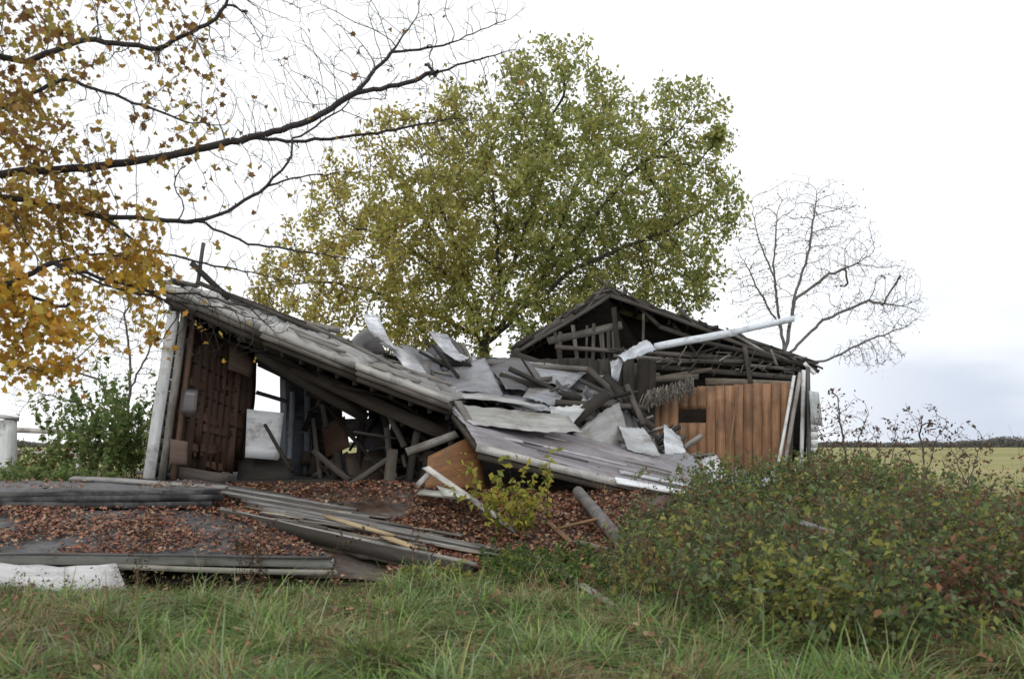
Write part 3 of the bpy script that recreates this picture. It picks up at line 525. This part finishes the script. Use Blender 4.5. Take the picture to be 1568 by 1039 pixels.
tr=[[np.array([-6.6,6.4,-.1]),np.array([-6.5,6.4,1.5]),np.array([-6.4,6.4,3.2]),np.array([-6.3,6.4,5]),np.array([-6.0,6.5,7])],
 [np.array([-6.45,6.4,2.9]),P(-150,262,6.6),P(0,264,6.8),P(130,258,7),P(250,240,7.2),P(380,212,7.4),P(470,188,7.5),P(545,140,7.7),P(600,80,7.8),P(640,20,8),P(660,-60,8)],
 [P(380,212,7.4),P(440,218,7.5),P(520,210,7.7),P(590,200,7.9),P(700,180,8)],[P(545,142,7.7),P(620,128,7.9),P(700,100,8),P(790,75,8.1)],[P(600,80,7.8),P(680,70,7.8),P(770,30,7.9)],
 [np.array([-6.45,6.4,2.6]),P(-150,280,6.4),P(0,300,6.5),P(90,316,6.7),P(160,332,6.8),P(300,338,7),P(350,322,7.1),P(410,284,7.2),P(440,250,7.2),P(450,215,7.3),P(530,160,7.5)],
 [P(410,284,7.2),P(470,268,7.4),P(540,262,7.5)],[P(300,338,7),P(380,372,7.2),P(470,385,7.4),P(560,400,7.6)],
 [np.array([-6.4,6.4,3.6]),P(-150,200,6.4),P(0,165,6.6),P(100,120,6.8),P(190,150,7),P(280,185,7.1),P(340,190,7.1)],[np.array([-6.35,6.4,4.4]),P(-120,60,6.3),P(40,95,6.5),P(130,60,6.7),P(240,75,6.8),P(330,30,7),P(370,-40,7)],
 [np.array([-6.5,6.4,2.0]),P(-120,470,6),P(0,440,6.2),P(80,402,6.4),P(160,385,6.6),P(240,410,6.8),P(340,480,7)],[P(80,402,6.4),P(170,440,6.6),P(260,460,6.8),P(330,470,7),P(400,490,7.1)],[P(0,440,6.2),P(100,470,6.4),P(180,540,6.5)],
 [P(160,332,6.8),P(220,380,6.9),P(300,400,7),P(400,420,7.2)],[P(80,402,6.4),P(150,425,6.6),P(230,445,6.8),P(310,500,7)],[P(230,445,6.8),P(300,450,7),P(380,470,7.1),P(430,520,7.2)]]
att=np.vstack([ell(P(100,90,6.6),(1.3,1.0,.9),900),ell(P(230,130,7),(.7,.8,.8),400),ell(P(60,340,6.4),(.9,1.0,.9),700),ell(P(180,420,6.7),(.6,.7,.7),350),ell(P(60,500,6.2),(.6,.6,.45),250),
  ell(P(480,110,7.6),(1.4,.7,.9),900),ell(P(680,80,8),(1.0,.6,.8),600),ell(P(600,210,7.8),(1.1,.5,.5),420),ell(P(450,270,7.3),(.6,.6,.5),220),ell(P(330,250,7.1),(.7,.6,.6),220),ell(P(330,430,7.1),(.9,.6,.6),600),ell(P(480,400,7.4),(.7,.5,.35),180),ell(P(310,490,7),(.8,.5,.4),450),ell(P(380,60,7.2),(.9,.6,.7),400),ell(P(-150,200,6),(1.2,1.4,2.2),500)])
def wl(p):
    u=p[:,0]/p[:,1]*F+784; v=680-(p[:,2]-H)/p[:,1]*F
    w_=np.where(u<250,1.0,.03)*np.where((u<330),1,.6); w_=np.where((u>120)&(v<300)&(u<330),.3,w_); w_=w_*np.where(v>290,1.8,.8)*np.where((v>440)&(u>120),.3,1); return w_*(.05+(vnoise(p[:,0],p[:,2],p[:,1],2.5)>-.1))
def coll(c):
    k=np.clip((3.9-c[:,2])/1.0+rng.normal(0,.3,len(c)),0,1)[:,None]
    b=pick([(.34,.19,.06),(.44,.3,.07),(.22,.12,.05),(.42,.36,.10)],len(c)); y=pick([(.66,.42,.06),(.58,.31,.06),(.60,.47,.11)],len(c)); return b*(1-k)+y*k
make_tree('yellow_maple_tree',tr,att,.075,.8,.09,.0021,wl,8000,.074,coll,shape=MAPLE,bark=(.045,.038,.036),e=2.35,spread=.05,rmin_leaf=2.5,rmax=.2)

# ---------------------------------------------------------------- brambles, shrubs
def plant(name,parts,leafshape=OVAL,bark=(.07,.045,.035)):
    T=empty(name); a=[np.concatenate([p[i] for p in parts]) for i in range(4)]
    V,Fc=tubes(a[0],a[1],a[2],a[3],3); mk('stems',V,Fc,M_bark,bark,parent=T)
    c=[p for p in parts if p[4] is not None]
    if c:
        C=np.concatenate([p[4] for p in c]); col=np.concatenate([p[5] for p in c]); sz=np.concatenate([np.full(len(p[4]),p[6]) for p in c])*rng.uniform(.5,1.4,len(C))
        V,Fc=rot_leaves(C,sz,leafshape,(0,-.3,1),.35); mk('leaves',V,Fc,M_leaf,np.repeat(col,len(leafshape),0),parent=T)
    return T
def hb(x,y):
    b=.80*ss((x-.1)/2.4)*(.75+.25*ss((y-6.2)/1.5))*(1-.55*ss((y-8.8)/1.8))+.14+.16*ss((x-3.2)/2)
    return b*(1+.45*vnoise(x,y,3,1.9))
n=6600; y=rng.uniform(5.7,12.4,n); x=rng.uniform(-.2,1,n)*.72*y+.1
front=8.9-2.9*ss((x-.0)/2.5)+.5*vnoise(x,x*0,0,1.2); keep=(y>front)&~((y>9.6)&(x<1.5))&~((y>11.2)&(x<2.6))&(vnoise(x,y,9,2.1)+rng.normal(0,.4,n)>-.7); x,y=x[keep],y[keep]
bs=np.stack([x,y,hfun(x,y)],1)
c=canes(bs,hb(x,y)*1.35,.95,.3,20,.0045)
def bcol(p):
    k=vnoise(p[:,0],p[:,1],0,1.5)*.8+rng.normal(0,.33,len(p))+.1*ss((p[:,0]-3)/3); g=pick([(.08,.13,.045),(.13,.19,.06),(.17,.23,.09),(.09,.11,.055),(.2,.25,.13)],len(p)); ye=pick([(.36,.33,.09),(.27,.29,.07),(.2,.22,.06)],len(p)); r_=pick([(.19,.085,.05),(.14,.07,.05),(.27,.14,.07),(.2,.14,.08)],len(p))
    dark=.6+.4*ss((p[:,2]-hfun(p[:,0],p[:,1]))/.45)[:,None]*1.0
    return np.where((k>.52)[:,None],r_,np.where((k<-.4)[:,None],ye,g))
plant('bramble_thicket',[(*c,bcol(c[4]),.066)],bark=(.15,.10,.075))
n=620; y=rng.uniform(6.6,10.8,n); x=rng.uniform(.12,.72,n)*y; bs=np.stack([x,y,hfun(x,y)],1); c=canes(bs,1.15,.85,.25,5,.0034,seg=7,t0=.5); 
plant('bramble_stalks',[(*c,pick([(.2,.07,.05),(.18,.12,.06),(.24,.2,.06)],len(c[4])),.05)],bark=(.2,.13,.09))
n=130; y=rng.uniform(7.6,10.5,n); x=rng.uniform(.36,.72,n)*y; bs=np.stack([x,y,hfun(x,y)],1); c=canes(bs,1.55,.5,.15,6,.0035,seg=7,t0=.5)
plant('tall_dry_weeds',[(*c,pick([(.2,.12,.07),(.15,.1,.07)],len(c[4])),.045)],bark=(.17,.12,.09))
n=480; x=rng.uniform(-.2,1.9,n); y=rng.uniform(8.4,9.9,n); bs=np.stack([x,y,hfun(x,y)],1); c=canes(bs,.38,.9,.2,20,.003)
plant('ground_ivy',[(*c,pick([(.07,.13,.035),(.11,.18,.05),(.05,.09,.03),(.2,.22,.05)],len(c[4])),.062)])
n=620; y=rng.uniform(4.9,8.6,n); x=rng.uniform(-.66,.5,n)*y; bs=np.stack([x,y,hfun(x,y)],1); bs=bs[vnoise(x,y,6,1.9)>0]; c=canes(bs,.36,.8,.2,16,.003)
plant('low_weeds',[(*c,pick([(.12,.17,.05),(.24,.17,.09),(.2,.13,.07),(.3,.22,.11),(.14,.1,.06)],len(c[4])),.032)],bark=(.2,.15,.09))
bs=np.array([P(790,800,10.6)]*26)+rng.normal(0,.1,(26,3)); bs[:,2]=hfun(bs[:,0],bs[:,1]); c=canes(bs,1.4,.9,.14,24,.006)
plant('yellow_green_shrub',[(*c,pick([(.38,.34,.06),(.29,.31,.055),(.44,.38,.07),(.2,.23,.05)],len(c[4])),.1)])
def bush(name,cx,cy,rx,ry,hh,ncane,nl,pal,sz,droop=.15,lean=.5,rad=.008,bark=(.09,.06,.05)):
    bs=np.stack([rng.normal(cx,rx,ncane),rng.normal(cy,ry,ncane),np.zeros(ncane)],1); bs[:,2]=hfun(bs[:,0],bs[:,1]); c=canes(bs,hh,lean,droop,nl,rad)
    return plant(name,[(*c,pick(pal,len(c[4])) if nl else None,sz)] if nl else [(c[0],c[1],c[2],c[3],None,None,0)],bark=bark)
GP=[(.14,.21,.06),(.19,.27,.075),(.24,.27,.1),(.1,.15,.05)]
bush('green_bush',-8.5,17,.45,.6,2.3,80,60,GP,.12)
bush('green_bush',-10.6,16.5,1.3,.8,.8,100,36,GP+[(.2,.1,.05)],.1)
bush('green_bush',-8.2,13.5,.9,.5,.45,120,30,GP,.07)
bush('green_bush',8.2,18.2,.7,.5,1.1,90,40,GP+[(.2,.15,.06)],.09)
D0=20.0
att=np.vstack([ell(Q(190,520),(1.4,1,1.5),700),ell(Q(90,590),(1.6,1,1.0),500),ell(Q(215,450),(.8,.8,.9),250)])
make_tree('bare_sapling',[[Q(190,720),Q(195,640),Q(200,560),Q(190,480),Q(215,420)],[Q(195,640),Q(150,580),Q(90,560),Q(30,570)],[Q(197,600),Q(235,520),Q(245,460)],[Q(195,650),Q(130,620),Q(60,600)]],att,.15,1.3,.17,.0045,lambda p:np.ones(len(p)),200,.07,lambda c:pick([(.3,.2,.08)],len(c)),bark=(.13,.11,.10),e=2.5,rmin_leaf=3,rmax=.06)
D0=15.0
for (uu,h_,w_) in [(1290,600,.6),(1410,620,.6),(1350,645,.5),(1480,650,.5)]:
    att=np.vstack([ell(Q(uu,h_+50),(w_,.5,.75),260)])
    make_tree('reddish_sapling',[[Q(uu,770),Q(uu+5,700),Q(uu-4,h_+40)],[Q(uu+3,740),Q(uu+25,670),Q(uu+40,h_+30)],[Q(uu+3,745),Q(uu-22,690),Q(uu-38,h_+50)]],att,.09,.7,.11,.0035,lambda p:np.ones(len(p)),170,.08,lambda c:pick([(.13,.08,.07),(.2,.1,.07),(.1,.1,.05)],len(c)),bark=(.15,.11,.10),e=2.5,rmin_leaf=3,rmax=.03,spread=.04)
bush('field_weeds',10.5,15,1.9,1.6,.75,340,14,[(.22,.22,.09),(.3,.22,.11),(.16,.19,.07)],.07)
bush('green_bush',5.4,13.2,1.4,.5,.6,190,30,GP+[(.24,.14,.07)],.07)
xs=np.array([[-2.65,8.4],[-2.5,8.3],[-1.9,8.5],[-3.9,8.3],[-1.0,8.2],[-2.9,8.5]]); bs=np.hstack([xs,np.zeros((6,1))]); bs=np.repeat(bs,3,0); c=canes(bs,.85,.3,.05,30,.004); plant('dead_weeds',[(*c,pick([(.08,.05,.03),(.12,.08,.04)],len(c[4])),.04)])

# ---------------------------------------------------------------- grass
n=120000; y=4.6/(1-rng.uniform(0,1,n)*(1-4.6/9.4)); x=rng.uniform(-.7,.72,n)*y
keep=~((y>8.75)&(x<-1.6)); keep&=~(y>9.1); keep&=(vnoise(x,y,5,2.5)+.6*vnoise(x,y,1,6)+rng.normal(0,.45,n)>-.45); x,y=x[keep],y[keep]; n=len(x)
z=hfun(x,y); cl=vnoise(x,y,2,3.3)+.8*vnoise(x,y,4,7.5); hgt=(.165+.15*np.clip(cl,-.8,1.2))*rng.uniform(.5,1.7,n)*(1-.55*ss((y-7.4)/.9)*(x<-1.4))
tall=rng.uniform(0,1,n)<.025; hgt[tall]*=1.7
an=vnoise(x,y,0,1.5)*3+vnoise(x,y,3,5)*3+rng.normal(0,1.0,n); ln=rng.uniform(.4,2.3,n); ln[tall]*=.4
dx,dy=np.cos(an),np.sin(an); wd=rng.uniform(.0025,.007,n)
def ring(t,wf):
    cx=x+dx*hgt*ln*t**1.8; cy=y+dy*hgt*ln*t**1.8; cz=z+hgt*(t-.42*np.minimum(ln,1.7)*t*t*.95); px,py=-dy*wd*wf,dx*wd*wf
    return np.stack([cx-px,cy-py,cz],1),np.stack([cx+px,cy+py,cz],1)
rs=[ring(t,wf) for t,wf in ((0,1),(.4,.95),(.75,.7),(1,.1))]
V=np.stack([q for r_ in rs for q in r_],1).reshape(-1,3); bse=np.arange(n)*8; Fc=np.concatenate([np.stack([bse+k,bse+k+1,bse+k+3,bse+k+2],1) for k in (0,2,4)])
kk=vnoise(x,y,7,1.6)*.8+vnoise(x,y,2,5)*.5+rng.normal(0,.4,n); col=np.where((kk>.38)[:,None],pick([(.36,.29,.15),(.28,.2,.11),(.19,.12,.07)],n),pick([(.15,.26,.06),(.21,.33,.085),(.12,.19,.05),(.28,.33,.12),(.24,.30,.17)],n,var=.4))
mk('grass',V,Fc,M_grass,np.repeat(col,8,0))

# ---------------------------------------------------------------- fence, treeline
fe=empty('white_rail_fence'); Fb=Batch()
for xx in (-14.9,-12.9,-10.9,-9.2): board(Fb,[xx,20,.6],[xx,20,2.2],.12,.1,WHITE,up=(0,-1,0),bend=.001)
for zz in (1.95,1.4): board(Fb,[-15.5,19.93,zz+.1],[-9,19.93,zz-.1],.13,.03,(.5,.48,.45),up=(0,-1,0),bend=.004)
board(Fb,[-9.05,14.3,.6],[-9.05,14.3,2.05],.2,.2,WHITE,up=(0,-1,0),bend=.001); board(Fb,[-9.05,14.3,2.05],[-9.05,14.3,2.1],.25,.25,WHITE,up=(0,-1,0),bend=.0)
for zz in (1.85,1.35): board(Fb,[-12.2,14.3,zz],[-9.15,14.3,zz],.14,.03,WHITE,up=(0,-1,0),bend=.002)
Fb.out('rails_and_posts',M_paint,fe)
tl=empty('distant_treeline')
def ttop(x): return np.clip(3.0+2.2*(vnoise(x,x*0,0,.05)*.6+vnoise(x,x*0,2,.22)*.4)+3.5*np.exp(-((x-262)/9)**2),1.6,9)
xs=np.linspace(-430,530,700); tp=ttop(xs)*.8
V=np.concatenate([np.stack([xs,xs*0+422,xs*0-.2],1),np.stack([xs,xs*0+423,tp],1),np.stack([xs,xs*0+432,tp*.9],1)]); a=np.arange(699); Fc=np.concatenate([np.stack([a,a+1,a+701,a+700],1),np.stack([a+700,a+701,a+1401,a+1400],1)])
mk('woods_mass',V,Fc,M_leaf,(.21,.215,.20),parent=tl)  # pale grey: distance haze painted into the colour
n=30000; x=rng.uniform(-420,520,n); z=rng.uniform(0,1,n)**.7*ttop(x); y=420+rng.normal(0,2,n)
c=np.stack([x,y,z],1); V,Fc=rot_leaves(c,rng.uniform(.8,1.8,n),OVAL); mk('crowns',V,Fc,M_leaf,np.repeat(pick([(.22,.225,.2),(.19,.2,.2),(.25,.225,.19)],n,var=.1),4,0),parent=tl)  # crown colours greyed with the same painted haze
